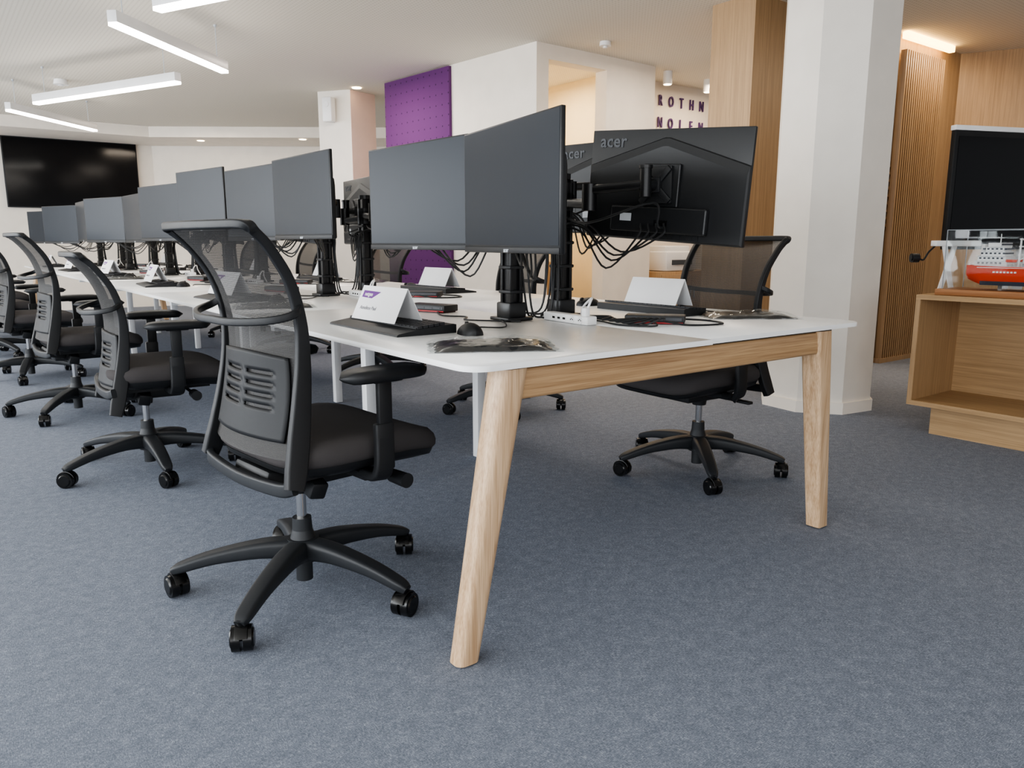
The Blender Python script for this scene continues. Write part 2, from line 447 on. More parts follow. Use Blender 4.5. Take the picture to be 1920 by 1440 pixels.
MW, MH = 0.61, 0.365
proto = monitor_proto()
first = True
def place_monitor(e1, e2, zb, facing, roll=0.0):
    global first
    dx, dy = e2[0]-e1[0], e2[1]-e1[1]
    psi = math.atan2(-dx, dy)+(math.pi if facing > 0 else 0)
    c = ((e1[0]+e2[0])/2, (e1[1]+e2[1])/2)
    if first:
        o = proto; o.location = (c[0], c[1], zb); o.rotation_euler[2] = psi; first = False
    else:
        o = dup(proto, (c[0], c[1], zb), psi)
    if roll: o.rotation_euler[0] = math.radians(roll)
    if facing > 0: o["label"] = "black computer monitor seen from behind on desk arm"
    return (Vector((c[0], c[1], zb+MH/2)), Vector((math.cos(psi), math.sin(psi), 0)))

front = [
 (((1.29, 1.51), (1.40, 2.11), .98), ((1.41, 2.11), (1.37, 2.71), .985)),
 (((1.37, 3.07), (1.35, 3.67), 1.025), ((1.385, 3.70), (1.32, 4.30), 1.02)),
 (((1.43, 4.69), (1.32, 5.29), 1.08), ((1.33, 5.32), (1.22, 5.90), 1.02)),
 (((1.33, 6.33), (1.31, 6.93), 1.01), ((1.31, 6.95), (1.12, 7.52), 1.01)),
 (((1.20, 7.95), (1.20, 8.54), 1.02), ((1.21, 8.56), (0.98, 9.12), 1.00)),
 (((1.30, 9.55), (1.24, 10.15), 1.00), ((1.24, 10.17), (1.00, 10.72), 1.00)),
]
def make_arm(px, py, ms, nq=4):
    r = root('monitor_arm', "black dual monitor arm on slotted post with cables", "monitor arm", (px, py, DT), group="monitor arms on the bench desk")
    O = Vector((px, py, DT)); rc = random.Random(int(py*100+px*7))
    bm = bmesh.new()
    bx(bm, (0.11, 0.11, 0.012), (0, 0, 0.006), bev=0.003); bx(bm, (0.075, 0.08, 0.055), (0, 0, 0.036), bev=0.006)
    fin('clamp', bm, M_BLKS, r)
    bm = bmesh.new()
    bx(bm, (0.040, 0.044, 0.44), (0, 0, 0.275), bev=0.003)
    for sx in (-1, 1):
        for sy in (-1, 1): bx(bm, (0.014, 0.014, 0.44), (sx*0.020, sy*0.024, 0.275), bev=0.003)
    cyl(bm, 0.03, 0.03, (0, 0, 0.495), (0, 0, 0.515))
    fin('post', bm, M_BLKS, r)
    for i in range(4):
        bm = bmesh.new(); bx(bm, (0.064, 0.070, 0.012), (0, 0, 0.10+i*0.085), bev=0.004); fin('cable_clip', bm, M_BLK, r)
    for C, nb in ms:
        c = C-O; zc = c.z
        plate = c+nb*0.040; E = c+nb*0.105; P = Vector((0, 0, zc))
        mid = (P+E)/2; dv = (E-P); pd = Vector((-dv.y, dv.x, 0)).normalized()
        if pd.dot(nb) < 0: pd = -pd
        elbow = mid+pd*0.06+Vector((0, 0, -0.03))
        bm = bmesh.new()
        cyl(bm, 0.040, 0.040, (0, 0, zc-0.075), (0, 0, zc-0.01))
        sweep(bm, [P+Vector((0, 0, -0.045)), elbow+Vector((0, 0, -0.028))], (0.020, 0.016), smooth=False)
        cyl(bm, 0.025, 0.025, elbow+Vector((0, 0, -0.05)), elbow+Vector((0, 0, 0.038)))
        fin('lower_link', bm, M_BLKS, r)
        bm = bmesh.new()
        sweep(bm, [elbow+Vector((0, 0, 0.018)), E+Vector((0, 0, 0.0))], (0.016, 0.015), smooth=False)
        cyl(bm, 0.019, 0.019, E+Vector((0, 0, -0.04)), E+Vector((0, 0, 0.050)))
        cyl(bm, 0.022, 0.022, E+Vector((0, 0, 0.050)), E+Vector((0, 0, 0.060)))
        fin('upper_link', bm, M_BLKS, r)
        bm = bmesh.new()
        cyl(bm, 0.016, 0.020, E, plate+nb*0.006)
        R = Matrix.Rotation(math.atan2(nb.y, nb.x), 4, 'Z')
        bx(bm, (0.010, 0.120, 0.120), plate-nb*0.001, R, bev=0.002)
        for a in (45, -45):
            bx(bm, (0.012, 0.155, 0.022), plate+nb*0.007, R @ Matrix.Rotation(math.radians(a), 4, 'X'), bev=0.003)
        bx(bm, (0.02, 0.05, 0.05), plate+nb*0.012, R, bev=0.004)
        fin('mounting_plate', bm, M_BLK, r)
        side = Vector((-nb.y, nb.x, 0))
        for q in range(nq):
            s = c+nb*0.050+side*(0.04-0.03*q)+Vector((0, 0, -0.125))
            sag = 0.02+0.025*q+rc.uniform(0, .03)
            a1 = rc.uniform(-.012, .012)
            pts = [s, s+nb*0.015+Vector((0, 0, -0.04)), (s*0.65+P*0.35)+Vector((0, 0, -0.12-sag*.6))+nb*(0.03+a1), (s*0.25+P*0.75)+Vector((0, 0, -0.08-sag*0.3))+nb*a1,
                   Vector((0.040*nb.x+a1*.5, 0.02*(q-1.5), zc-0.14)), Vector((0.045*nb.x, 0.018*(q-1.5)+a1, 0.2)), Vector((0.06*nb.x, 0.03*(q-1.5), 0.03)), Vector((0.10*nb.x, 0.06*(q-1.5)+0.03, 0.006))]
            bm = bmesh.new(); tube(bm, pts, 0.0036, 6, 6)
            fin('cable', bm, M_BLK, r)
        bm = bmesh.new()
        tube(bm, [P+Vector((0, 0, -0.09)), elbow+Vector((0, 0, -0.09)), E+Vector((0, 0, -0.06))+side*0.03, E+Vector((0, 0, -0.13))+side*0.05, c+nb*0.05+side*0.04+Vector((0, 0, -0.14))], 0.004, 6, 6)
        fin('cable', bm, M_BLK, r)
    return r
for k in range(NS):
    a, b = front[k]
    ms = [place_monitor(a[0], a[1], a[2], -1), place_monitor(b[0], b[1], b[2], -1)]
    make_arm(1.64, 2.18+k*SL, ms)
    o = k*SL
    D2 = ((2.34, 2.01), (2.215, 2.60)) if k == 0 else ((1.97, 2.15+o), (2.04, 2.75+o))
    ms = [place_monitor((2.06, 1.53+o), (1.95, 2.11+o), 1.015, 1, -4.0), place_monitor(D2[0], D2[1], 1.05 if k == 0 else 1.0, 1)]
    make_arm(1.88, 2.19+o, ms, 4)

# ------------------------------------------------------------------ chair
zt = [0.40, 0.52, 0.66, 0.76, 0.84, 0.965, 1.05]
PX = np.polyfit(zt, [-0.150, -0.118, -0.096, -0.088, -0.096, -0.148, -0.225], 4)
PW = np.polyfit(zt, [0.252, 0.230, 0.218, 0.216, 0.219, 0.230, 0.240], 3)
def bxp(z): return float(np.polyval(PX, z))
def bw(z): return float(np.polyval(PW, z))
def bpt(yn, z, off=0.0, k=0.045):
    return Vector((bxp(z)-k*(1-yn*yn)+off, yn*bw(z), z))

def chair_proto():
    r = root('office_chair', "black swivel office chair with mesh back and armrests", "chair", group="office chairs around the bench desk")
    bm = bmesh.new()
    cyl(bm, 0.040, 0.046, (0, 0, 0.090), (0, 0, 0.160), 32); cyl(bm, 0.024, 0.024, (0, 0, 0.03), (0, 0, 0.1), 24)
    cyl(bm, 0.036, 0.029, (0, 0, 0.160), (0, 0, 0.185), 32); cyl(bm, 0.029, 0.027, (0, 0, 0.185), (0, 0, 0.222), 32)
    for i in range(5):
        a = math.radians(72*i); d = Vector((math.cos(a), math.sin(a), 0))
        sweep(bm, [d*0.02+Vector((0, 0, 0.128)), d*0.12+Vector((0, 0, 0.130)), d*0.25+Vector((0, 0, 0.112)), d*0.345+Vector((0, 0, 0.086)), d*0.372+Vector((0, 0, 0.074))],
              [(0.034, 0.032), (0.031, 0.025), (0.026, 0.018), (0.022, 0.014), (0.014, 0.010)], k=4)
    fin('five_star_base', bm, M_BLK2, r)
    for i in range(5):
        a = math.radians(72*i); ca = a+[0.9, -0.6, 2.2, 0.4, -1.5][i]
        ctr = Vector((math.cos(a)*0.362, math.sin(a)*0.362, 0.033)); ax = Vector((-math.sin(ca), math.cos(ca), 0)); fw = Vector((math.cos(ca), math.sin(ca), 0))
        bm = bmesh.new()
        for s in (-1, 1):
            cyl(bm, 0.033, 0.033, ctr+ax*s*0.004, ctr+ax*s*0.025, 28)
            cyl(bm, 0.026, 0.022, ctr+ax*s*0.025, ctr+ax*s*0.029, 28)
        cyl(bm, 0.008, 0.008, ctr-ax*0.02, ctr+ax*0.02, 12)
        rings = []
        for j in range(9):
            t = math.radians(20+j*17.5); p = ctr+fw*(0.036*math.cos(t))+Vector((0, 0, 0.036*math.sin(t)))
            n = (fw*math.cos(t)+Vector((0, 0, 1))*math.sin(t))
            rings.append([p+ax*u+n*v for u, v in rr(0.016, 0.003, 0.002, 2)])
        loft(bm, rings)
        cyl(bm, 0.012, 0.014, ctr+Vector((0, 0, 0.034)), ctr+Vector((0, 0, 0.052)), 16)
        fin('caster', bm, M_GLB, r)
    bm = bmesh.new(); cyl(bm, 0.0145, 0.0145, (0, 0, 0.2), (0, 0, 0.335), 24); fin('gas_lift', bm, M_CHROME, r)
    bm = bmesh.new()
    cyl(bm, 0.03, 0.036, (0, 0, 0.30), (0, 0, 0.345), 24)
    bx(bm, (0.26, 0.15, 0.05), (0.02, 0, 0.355), bev=0.012)
    bx(bm, (0.10, 0.20, 0.045), (-0.10, 0, 0.375), Euler((0, 0.25, 0)), bev=0.01)
    bx(bm, (0.05, 0.50, 0.022), (0.085, 0, 0.383), bev=0.005)
    bx(bm, (0.34, 0.03, 0.02), (0.08, 0.13, 0.385)); bx(bm, (0.34, 0.03, 0.02), (0.08, -0.13, 0.385))
    cyl(bm, 0.007, 0.007, (0.16, -0.05, 0.365), (0.16, -0.25, 0.365), 12)
    cyl(bm, 0.019, 0.021, (0.16, -0.235, 0.365), (0.16, -0.305, 0.365), 20)
    cyl(bm, 0.007, 0.007, (0.03, 0.05, 0.36), (0.03, 0.25, 0.36), 12); bx(bm, (0.03, 0.07, 0.012), (0.03, 0.27, 0.36), bev=0.004)
    bx(bm, (0.05, 0.06, 0.05), (-0.02, -0.12, 0.345), Euler((0.3, 0.2, 0)), bev=0.008)
    fin('mechanism', bm, M_BLK, r)
    def ring(a, b, z, e=0.42, n=44):
        out = []
        for i in range(n):
            t = 2*math.pi*i/n; c, s = math.cos(t), math.sin(t)
            x = 0.100+a*math.copysign(abs(c)**e, c); y = b*math.copysign(abs(s)**e, s)
            d = -0.030*max(0, (x-0.18)/0.16)**2
            d += 0.008*(abs(y)/0.25)**3*(1 if z > 0.48 else 0)
            out.append(Vector((x, y, z+d)))
        return out
    bm = bmesh.new()
    loft(bm, [ring(.215, .228, .428), ring(.246, .252, .433), ring(.258, .259, .448), ring(.259, .260, .464), ring(.254, .256, .480), ring(.238, .242, .489), ring(.19, .20, .492), ring(.12, .13, .490), ring(.04, .05, .488)])
    fin('seat', bm, M_SEAT, r, sharp=1.2)
    bm = bmesh.new()
    loft(bm, [ring(.12, .15, .388), ring(.20, .21, .396), ring(.242, .247, .416), ring(.249, .253, .434)])
    fin('seat_pan', bm, M_BLK, r, sharp=1.0)
    pts = []; sz = []
    zs = [0.395, 0.44, 0.52, 0.62, 0.72, 0.82, 0.92, 1.0, 1.032]
    hs = [(0.015, 0.024), (0.014, 0.028), (0.012, 0.028), (0.011, 0.024), (0.010, 0.019), (0.010, 0.015), (0.010, 0.013), (0.010, 0.012), (0.010, 0.012)]
    for z, h in zip(zs, hs): pts.append(bpt(-1, z)); sz.append(h)
    pts.append(Vector((bxp(1.046)-0.002, -bw(1.05)-0.003, 1.047))); sz.append((0.010, 0.013))
    pts.append(Vector((bxp(1.05)-0.010, -bw(1.05)+0.020, 1.053))); sz.append((0.011, 0.016))
    for y in (-0.12, 0, 0.12): pts.append(Vector((bxp(1.05)-0.028*(1-(y/0.22)**2)-0.006, y, 1.053))); sz.append((0.011, 0.020))
    pts.append(Vector((bxp(1.05)-0.010, bw(1.05)-0.020, 1.053))); sz.append((0.011, 0.016))
    pts.append(Vector((bxp(1.046)-0.002, bw(1.05)+0.003, 1.047))); sz.append((0.010, 0.013))
    for z, h in zip(reversed(zs), reversed(hs)): pts.append(bpt(1, z)); sz.append(h)
    bm = bmesh.new(); full = catmull(pts, 5); rings = []
    for i, p in enumerate(full):
        f = i/5; j = min(int(f), len(sz)-2); t = f-j
        a = sz[j][0]*(1-t)+sz[j+1][0]*t; b = sz[j][1]*(1-t)+sz[j+1][1]*t
        tg = (full[min(i+1, len(full)-1)]-full[max(i-1, 0)]).normalized()
        nx = Vector((1, 0, 0)); nx = (nx-tg*nx.dot(tg)).normalized(); sd = tg.cross(nx)
        rings.append([p+sd*u+nx*v for u, v in rr(a, b, min(a, b)*0.45, 4)])
    loft(bm, rings)
    fin('back_frame', bm, M_BLK, r)
    bm = bmesh.new()
    sweep(bm, [bpt(-1, 0.40), Vector((-0.165, -0.2, 0.388)), Vector((-0.175, 0, 0.380)), Vector((-0.165, 0.2, 0.388)), bpt(1, 0.40)], (0.011, 0.018), k=6)
    sweep(bm, [Vector((-0.05, 0, 0.375)), Vector((-0.18, 0, 0.378))], (0.06, 0.014), smooth=False)
    fin('back_bracket', bm, M_BLK2, r)
    bm = bmesh.new(); NY, NZ = 14, 22; g = []
    for j in range(NZ+1):
        z = 0.46+(1.045-0.46)*j/NZ
        g.append([bm.verts.new(bpt(-0.98+1.96*i/NY, z)) for i in range(NY+1)])
    for j in range(NZ):
        for i in range(NY): bm.faces.new((g[j][i], g[j][i+1], g[j+1][i+1], g[j+1][i]))
    fin('back_mesh', bm, M_NET, r)
    bm = bmesh.new(); NY, NZ = 28, 22; g = []
    for j in range(NZ+1):
        z = 0.505+(0.720-0.505)*j/NZ
        wj = 0.84+0.04*math.sin(math.pi*(j/NZ))
        g.append([bm.verts.new(bpt((-wj+2*wj*i/NY), z, -0.010)+Vector((0, 0, (0.010*math.cos(math.pi*(i/NY-0.5)) if j > NZ-3 else 0)))) for i in range(NY+1)])
    for j in range(NZ):
        for i in range(NY):
            if j in (8, 11, 14, 17) and (4 <= i <= 12 or 15 <= i <= 23): continue
            bm.faces.new((g[j][i], g[j][i+1], g[j+1][i+1], g[j+1][i]))
    lp = fin('lumbar_support', bm, M_LUM, r)
    so = lp.modifiers.new('solid', 'SOLIDIFY'); so.thickness = 0.007
    bm = bmesh.new(); w8 = bw(.83)
    sweep(bm, [bpt(-1, 0.835)+Vector((0.005, 0, 0.02)), Vector((bxp(.83)-0.03, -w8-0.022, 0.835)), Vector((bxp(.82)-0.085, -w8+0.01, 0.822)), Vector((bxp(.82)-0.125, -0.1, 0.815)), Vector((bxp(.82)-0.13, 0, 0.815)),
               Vector((bxp(.82)-0.125, 0.1, 0.815)), Vector((bxp(.82)-0.085, w8-0.01, 0.822)), Vector((bxp(.83)-0.03, w8+0.022, 0.835)), bpt(1, 0.835)+Vector((0.005, 0, 0.02))], (0.007, 0.010), k=6)
    fin('back_hoop', bm, M_BLK, r)
    for s in (-1, 1):
        a = root('armrest', '', ''); del a["label"]; del a["category"]; a.parent = r
        bm = bmesh.new()
        sweep(bm, [Vector((0.085, s*0.22, 0.385)), Vector((0.088, s*0.275, 0.388)), Vector((0.09, s*0.297, 0.42)), Vector((0.092, s*0.298, 0.50))], [(0.026, 0.012), (0.028, 0.013), (0.028, 0.012), (0.028, 0.012)], up=(0, 1, 0.3), k=5)
        bx(bm, (0.056, 0.024, 0.13), (0.092, s*0.298, 0.475), bev=0.006)
        bx(bm, (0.042, 0.018, 0.15), (0.096, s*0.298, 0.585), bev=0.004)
        bx(bm, (0.09, 0.05, 0.012), (0.10, s*0.296, 0.656), bev=0.004)
        fin('arm_post', bm, M_BLK, a)
        bm = bmesh.new()
        rings = []
        for j in range(13):
            t = j/12; x = -0.025+0.265*t
            w = 0.043*(1-abs(2*t-1)**5)**0.5+0.004; h = 0.016*(1-abs(2*t-1)**6)**0.5+0.002
            rings.append([Vector((x, s*(0.293-0.02*(t-0.5)**2*2)+u, 0.672-0.004*(2*t-1)**2+v)) for u, v in rr(w, h, h*0.9, 4)])
        loft(bm, rings)
        fin('arm_pad', bm, M_BLK, a, sharp=1.2)
    return r
ch = chair_proto()
ch.location = (0.797, 2.08, 0); ch.rotation_euler[2] = math.radians(7)
def chair_at(x, y, deg, low=0.0, base=None):
    c = dup(ch, (x, y, 0), math.radians(deg))
    for k in c.children:
        nm = k.name.split('.')[0]
        if low and nm in ('back_frame', 'back_mesh', 'lumbar_support', 'back_hoop'): k.location.z -= low
        if base is not None and nm in ('five_star_base', 'caster'): k.rotation_euler[2] = math.radians(base-deg)
    return c
chair_at(0.72, 3.70, -3, 0.09, 53)
chair_at(0.64, 5.20, 3, 0, 19)
chair_at(0.55, 6.80, 2, 0.02, 40)
chair_at(0.42, 8.3, 5)
chair_at(0.50, 9.8, 0, 0.02, 30)
chair_at(2.69, 2.18, 177, 0.025, 14)
chair_at(2.76, 3.76, 172, 0.04, 28)
chair_at(2.72, 5.37, 186, 0.04, 50)
chair_at(2.74, 6.97, 178, 0.02, 10)
chair_at(2.74, 8.57, 182)

# ------------------------------------------------------------------ desk things
Z = 0.7385
def keyboard():
    r = root('keyboard', "black full-size computer keyboard lying on white desk", "keyboard", group="keyboards on the bench desk")
    bm = bmesh.new()
    prof = [(-0.105, 0.0), (0.10, 0.0), (0.10, 0.026), (0.09, 0.028), (-0.03, 0.018), (-0.10, 0.008), (-0.105, 0.005)]
    loft(bm, [[Vector((x, y, z)) for x, z in prof] for y in (-0.235, 0.235)])
    fin('keyboard_body', bm, M_BLK, r, sharp=0.4)
    bm = bmesh.new()
    bx(bm, (0.10, 0.45, 0.004), (0.014, 0, 0.0245), Euler((0, -0.09, 0)))
    for i in range(5):
        for j in range(19):
            x = -0.025+i*0.0195
            bx(bm, (0.0165, 0.0205, 0.008), (x, -0.22+j*0.0243, 0.0225+i*0.0018), Euler((0, -0.09, 0)))
    fin('keys', bm, M_KEY, r, smooth=False)
    return r
def card():
    r = root('name_card', "folded white paper name card with purple logo stripe", "name card", group="name cards on keyboards")
    bm = bmesh.new(); t = 0.0008; HW = 0.138
    for s in (-1, 1):
        loft(bm, [[Vector((s*0.052, y, 0)), Vector((s*(0.052-t*2), y, 0)), Vector((0, y, 0.103)), Vector((s*0.001, y, 0.105))] for y in (-HW, HW)])
    fin('paper', bm, M_PAPER, r, smooth=False)
    n = Vector((-0.105, 0, 0.052)).normalized(); up = Vector((0.052, 0, 0.105)).normalized()
    def P(y, h, o=0.0006): return Vector((-0.052, y, 0))+up*h+n*o
    bm = bmesh.new()
    q = [(0.122, 0.100), (0.122, 0.076), (0.055, 0.074), (0.010, 0.098)]
    loft(bm, [[P(y, h, o) for y, h in q] for o in (0.0003, 0.0008)])
    fin('logo_stripe', bm, M_LPUR, r, smooth=False)
    text('logo_text', "netgen", 0.019, M_PAPER, r, basis((0, -1, 0), up, P(0.082, 0.087, 0.0012)), ext=0.0002, bold=0.0003)
    text('name_text', "Anneliese Paul", 0.018, M_INK, r, basis((0, -1, 0), up, P(0.055, 0.040, 0.0008)), ext=0.0002)
    return r
def mouse():
    r = root('computer_mouse', "black wireless computer mouse on white desk", "mouse", group="mice on the bench desk")
    bm = bmesh.new(); rings = []
    for j in range(11):
        t = j/10; x = -0.055+0.11*t
        w = 0.033*(1-abs(2*t-1)**3)**0.5+0.002; h = 0.036*math.sin(math.pi*(0.08+0.84*t)**0.9)**0.7
        rings.append([Vector((x, w*math.cos(a), max(0, h*math.sin(a)))) for a in [math.pi*i/10 for i in range(11)]]+[Vector((x, 0, 0))])
    loft(bm, rings); fin('mouse_body', bm, M_BLK, r, sharp=1.0)
    bm = bmesh.new(); cyl(bm, 0.010, 0.010, (0.03, -0.004, 0.026), (0.03, 0.004, 0.026), 14); fin('scroll_wheel', bm, M_BLK2, r)
    return r
def pillow(bm, A, B, H, n, m, jit, seed, z0=0.001):
    rnd = random.Random(seed); top = []; bot = []
    for j in range(m+1):
        rt = []; rb = []
        for i in range(n+1):
            u = 2*i/n-1; v = 2*j/m-1
            e = max(0, (1-abs(u)**8)*(1-abs(v)**8))
            h = H*e*(0.88+0.12*math.sin(7*u+3*v)*math.cos(6*v-2*u))+rnd.uniform(-jit, jit)*(0.3+e)+jit
            x = u*A*(1+0.025*math.sin(11*v)*abs(u)); y = v*B*(1+0.03*math.sin(8*u))
            rt.append(bm.verts.new((x, y, h+z0))); rb.append(bm.verts.new((x, y, 0.0)))
        top.append(rt); bot.append(rb)
    for j in range(m):
        for i in range(n):
            bm.faces.new((top[j][i], top[j][i+1], top[j+1][i+1], top[j+1][i]))
            bm.faces.new((bot[j][i], bot[j+1][i], bot[j+1][i+1], bot[j][i+1]))
    for i in range(n):
        bm.faces.new((top[0][i], bot[0][i], bot[0][i+1], top[0][i+1])); bm.faces.new((top[m][i], top[m][i+1], bot[m][i+1], bot[m][i]))
    for j in range(m):
        bm.faces.new((top[j][0], top[j+1][0], bot[j+1][0], bot[j][0])); bm.faces.new((top[j][n], bot[j][n], bot[j+1][n], top[j+1][n]))
def bag():
    r = root('plastic_bag', "clear crinkled plastic bag holding folded black sleeve", "plastic bag", group="bagged accessories on the bench desk")
    bm = bmesh.new(); pillow(bm, 0.150, 0.098, 0.014, 24, 16, 0.0010, 2); fin('black_sleeve', bm, M_BAG, r, sharp=1.0)
    bm = bmesh.new(); pillow(bm, 0.168, 0.108, 0.019, 34, 22, 0.0022, 5, 0.0015); fin('clear_film', bm, M_FILM, r, sharp=0.3)
    return r
def dock():
    r = root('docking_station', "flat black docking station with red trim and cables", "docking station", group="docking stations on the bench desk")
    bm = bmesh.new(); bx(bm, (0.09, 0.20, 0.026), (0, 0, 0.017), bev=0.004); bx(bm, (0.08, 0.18, 0.005), (0, 0, 0.0025)); fin('dock_body', bm, M_BLK, r)
    bm = bmesh.new(); bx(bm, (0.0925, 0.19, 0.005), (0, 0, 0.006)); fin('red_trim', bm, M_RED, r)
    bm = bmesh.new()
    bx(bm, (0.001, 0.16, 0.010), (-0.0452, -0.01, 0.018))
    for i in range(4): bx(bm, (0.0025, 0.02, 0.007), (-0.0455, -0.07+i*0.04, 0.018))
    fin('ports', bm, M_LOGOD, r)
    return r
def strip():
    r = root('power_strip', "white desk power strip with round sockets and usb ports", "power strip", group="power strips on the bench desk")
    bm = bmesh.new(); bx(bm, (0.046, 0.25, 0.030), (0, 0, 0.015), bev=0.006, seg=3); fin('strip_body', bm, M_WPL, r)
    for y in (-0.09, -0.045):
        bm = bmesh.new(); cyl(bm, 0.0125, 0.0125, (-0.0245, y, 0.015), (-0.0215, y, 0.015), 20); o = fin('socket', bm, M_WMET, r)
        for d in (-0.006, 0, 0.006):
            bm = bmesh.new(); cyl(bm, 0.002, 0.002, (-0.0255, y+d, 0.015+(0.003 if d == 0 else 0)), (-0.022, y+d, 0.015+(0.003 if d == 0 else 0)), 8); fin('socket_hole', bm, M_GLB, o)
    for y in (0.0, 0.03, 0.06):
        bm = bmesh.new(); bx(bm, (0.002, 0.014, 0.007), (-0.0230, y, 0.015)); fin('usb_port', bm, M_GLB, r)
    bm = bmesh.new(); tube(bm, [(0.0, -0.09, 0.036), (0.015, -0.095, 0.075), (0.04, -0.07, 0.085), (0.06, 0.0, 0.05), (0.09, 0.05, 0.008)], 0.004)
    bx(bm, (0.02, 0.025, 0.03), (0, -0.09, 0.042), bev=0.004)
    fin('plug_cable', bm, M_WPL, r)
    return r
kb, cd, mo, bg, dk, ps = keyboard(), card(), mouse(), bag(), dock(), strip()
used = set()
def put(o, x, y, z, deg, label=None):
    if o.name not in used:
        used.add(o.name); o.location = (x, y, z); o.rotation_euler[2] = math.radians(deg)
        return o
    return dup(o, (x, y, z), math.radians(deg), label)
rj = random.Random(11)
for k in range(NS):
    o = k*SL; j = (lambda a: 0 if k == 0 else rj.uniform(-a, a))
    kx, ky, ka = 1.175+j(.03), 2.21+o+j(.06), j(5)
    put(kb, kx, ky, Z, ka); put(cd, kx-0.01, ky+0.01+j(.04), Z+0.0270, ka+2)
    put(mo, 1.285+j(.02), 1.915+o+j(.03), Z, 75+j(40))
    if k in (0, 1, 3): put(bg, 1.17+j(.03), 1.64+o+j(.03), Z, -30+j(20))
    put(dk, 1.60+j(.02), 2.66+o, Z, 20+j(10))
    put(ps, 1.755, 2.00+o, Z, -4)
    kx, ky, ka = 2.33+j(.03), 2.13+o+j(.06), 180+j(5)
    put(kb, kx, ky, Z, ka); put(cd, kx+0.01, ky, Z+0.0270, ka)
    put(mo, 2.30, 2.50+o+j(.03), Z, 170+j(20))
    if k in (0, 2): put(bg, 2.42+j(.03), 1.76+o, Z, -35+j(20))
    put(dk, 1.97+j(.02), 1.80+o, Z, 38+j(10))
def loose(pts, m, r, lab, name='desk_cable'):
    bm = bmesh.new(); tube(bm, pts, r, 8, 8); o = fin(name, bm, m); tag(o, lab, "cable", "loose cables on the desk")
LB = "thin black cable curling across white desktop"
for k in range(NS):
    o = k*SL
    loose([(1.60, 2.20+o, Z+.004), (1.52, 2.05+o, Z+.004), (1.45, 1.98+o, Z+.004), (1.38, 2.05+o, Z+.004), (1.34, 1.95+o, Z+.004)], M_BLK, 0.0025, LB)
    loose([(1.60, 2.62+o, Z+.004), (1.52, 2.45+o, Z+.004), (1.56, 2.35+o, Z+.004), (1.50, 2.25+o, Z+.004), (1.62, 2.10+o, Z+.004)], M_BLK, 0.003, LB)
    loose([(1.92, 1.76+o, Z+.012), (1.86, 1.70+o, Z+.006), (1.80, 1.80+o, Z+.005), (1.84, 1.95+o, Z+.005), (1.80, 2.1+o, Z+.005)], M_BLK, 0.003, LB)
    loose([(2.05, 1.80+o, Z+.012), (2.15, 1.72+o, Z+.005), (2.1, 1.62+o, Z+.005), (1.98, 1.66+o, Z+.005), (1.93, 1.72+o, Z+.015)], M_BLK, 0.0035, LB)
for i in range(6):
    loose([(1.935-i*0.006, 1.73+i*0.028, Z+.018), (1.885, 1.69+i*0.026, Z+.03-i*.002), (1.84-i*.008, 1.74+i*0.028, Z+.006+i*.002), (1.87, 1.87+i*0.01, Z+.006+i*.003), (1.885, 2.03+i*.02, Z+.006)], M_BLK, 0.0032, "black cable plugged into docking station")

# ------------------------------------------------------------------ pendant lamps
def pendant(p, q, z):
    p, q = Vector((*p, z)), Vector((*q, z)); L = (q-p).length
    r = root('pendant_lamp', "slim white linear pendant lamp hung on thin cables", "ceiling lamp", ((p+q)/2)[:], math.atan2((q-p).y, (q-p).x), group="linear pendant lamps")
    bm = bmesh.new(); bx(bm, (L, 0.064, 0.070), (0, 0, 0.045), bev=0.003); fin('lamp_housing', bm, M_WMET, r)
    bm = bmesh.new(); bx(bm, (L-0.006, 0.060, 0.022), (0, 0, 0.0)); fin('diffuser', bm, M_LAMP, r)
    for s in (-1, 1):
        bm = bmesh.new(); cyl(bm, 0.003, 0.003, (s*L*0.42, 0, 0.08), (s*L*0.42, 0, CH-z), 8); cyl(bm, 0.012, 0.012, (s*L*0.42, 0, CH-z-0.015), (s*L*0.42, 0, CH-z), 12); fin('suspension_cable', bm, M_LOGO, r)
pendant((1.07, 5.49), (2.04, 6.46), 2.33)
pendant((1.01, 8.98), (1.85, 7.10), 2.33)
pendant((0.83, 9.59), (1.79, 10.68), 2.33)
pendant((1.24, 5.10), (2.0, 3.5), 2.35)

# ------------------------------------------------------------------ wall screens
r = root('wall_television', "large black flat television mounted on white wall", "television", (1.90, 13.36, 1.51))
bm = bmesh.new(); bx(bm, (1.76, 0.05, 0.99), (0, 0, 0.495), bev=0.005); fin('tv_frame', bm, M_BLK, r)
bm = bmesh.new(); bx(bm, (1.73, 0.004, 0.96), (0, -0.0265, 0.495)); fin('tv_screen', bm, M_TV, r)
r = root('display_screen', "large black display screen with white top edge on a stand", "display screen", (5.40, 1.92, 0.0), math.radians(-22))
bm = bmesh.new(); bx(bm, (1.26, 0.035, 0.68), (0, 0, 1.31), bev=0.004); fin('display_frame', bm, M_BLK, r)
bm = bmesh.new(); bx(bm, (1.21, 0.004, 0.63), (0, -0.0185, 1.30)); fin('display_panel', bm, M_TV, r)
bm = bmesh.new(); bx(bm, (1.27, 0.040, 0.028), (0, 0, 1.662), bev=0.003); fin('white_edge', bm, M_WPL, r)
bm = bmesh.new(); bx(bm, (0.08, 0.05, 1.0), (0, 0.06, 0.52)); bx(bm, (0.8, 0.5, 0.03), (0, 0.06, 0.015), bev=0.005); bx(bm, (0.3, 0.05, 0.2), (0, 0.05, 1.1)); fin('display_stand', bm, M_WMET, r)

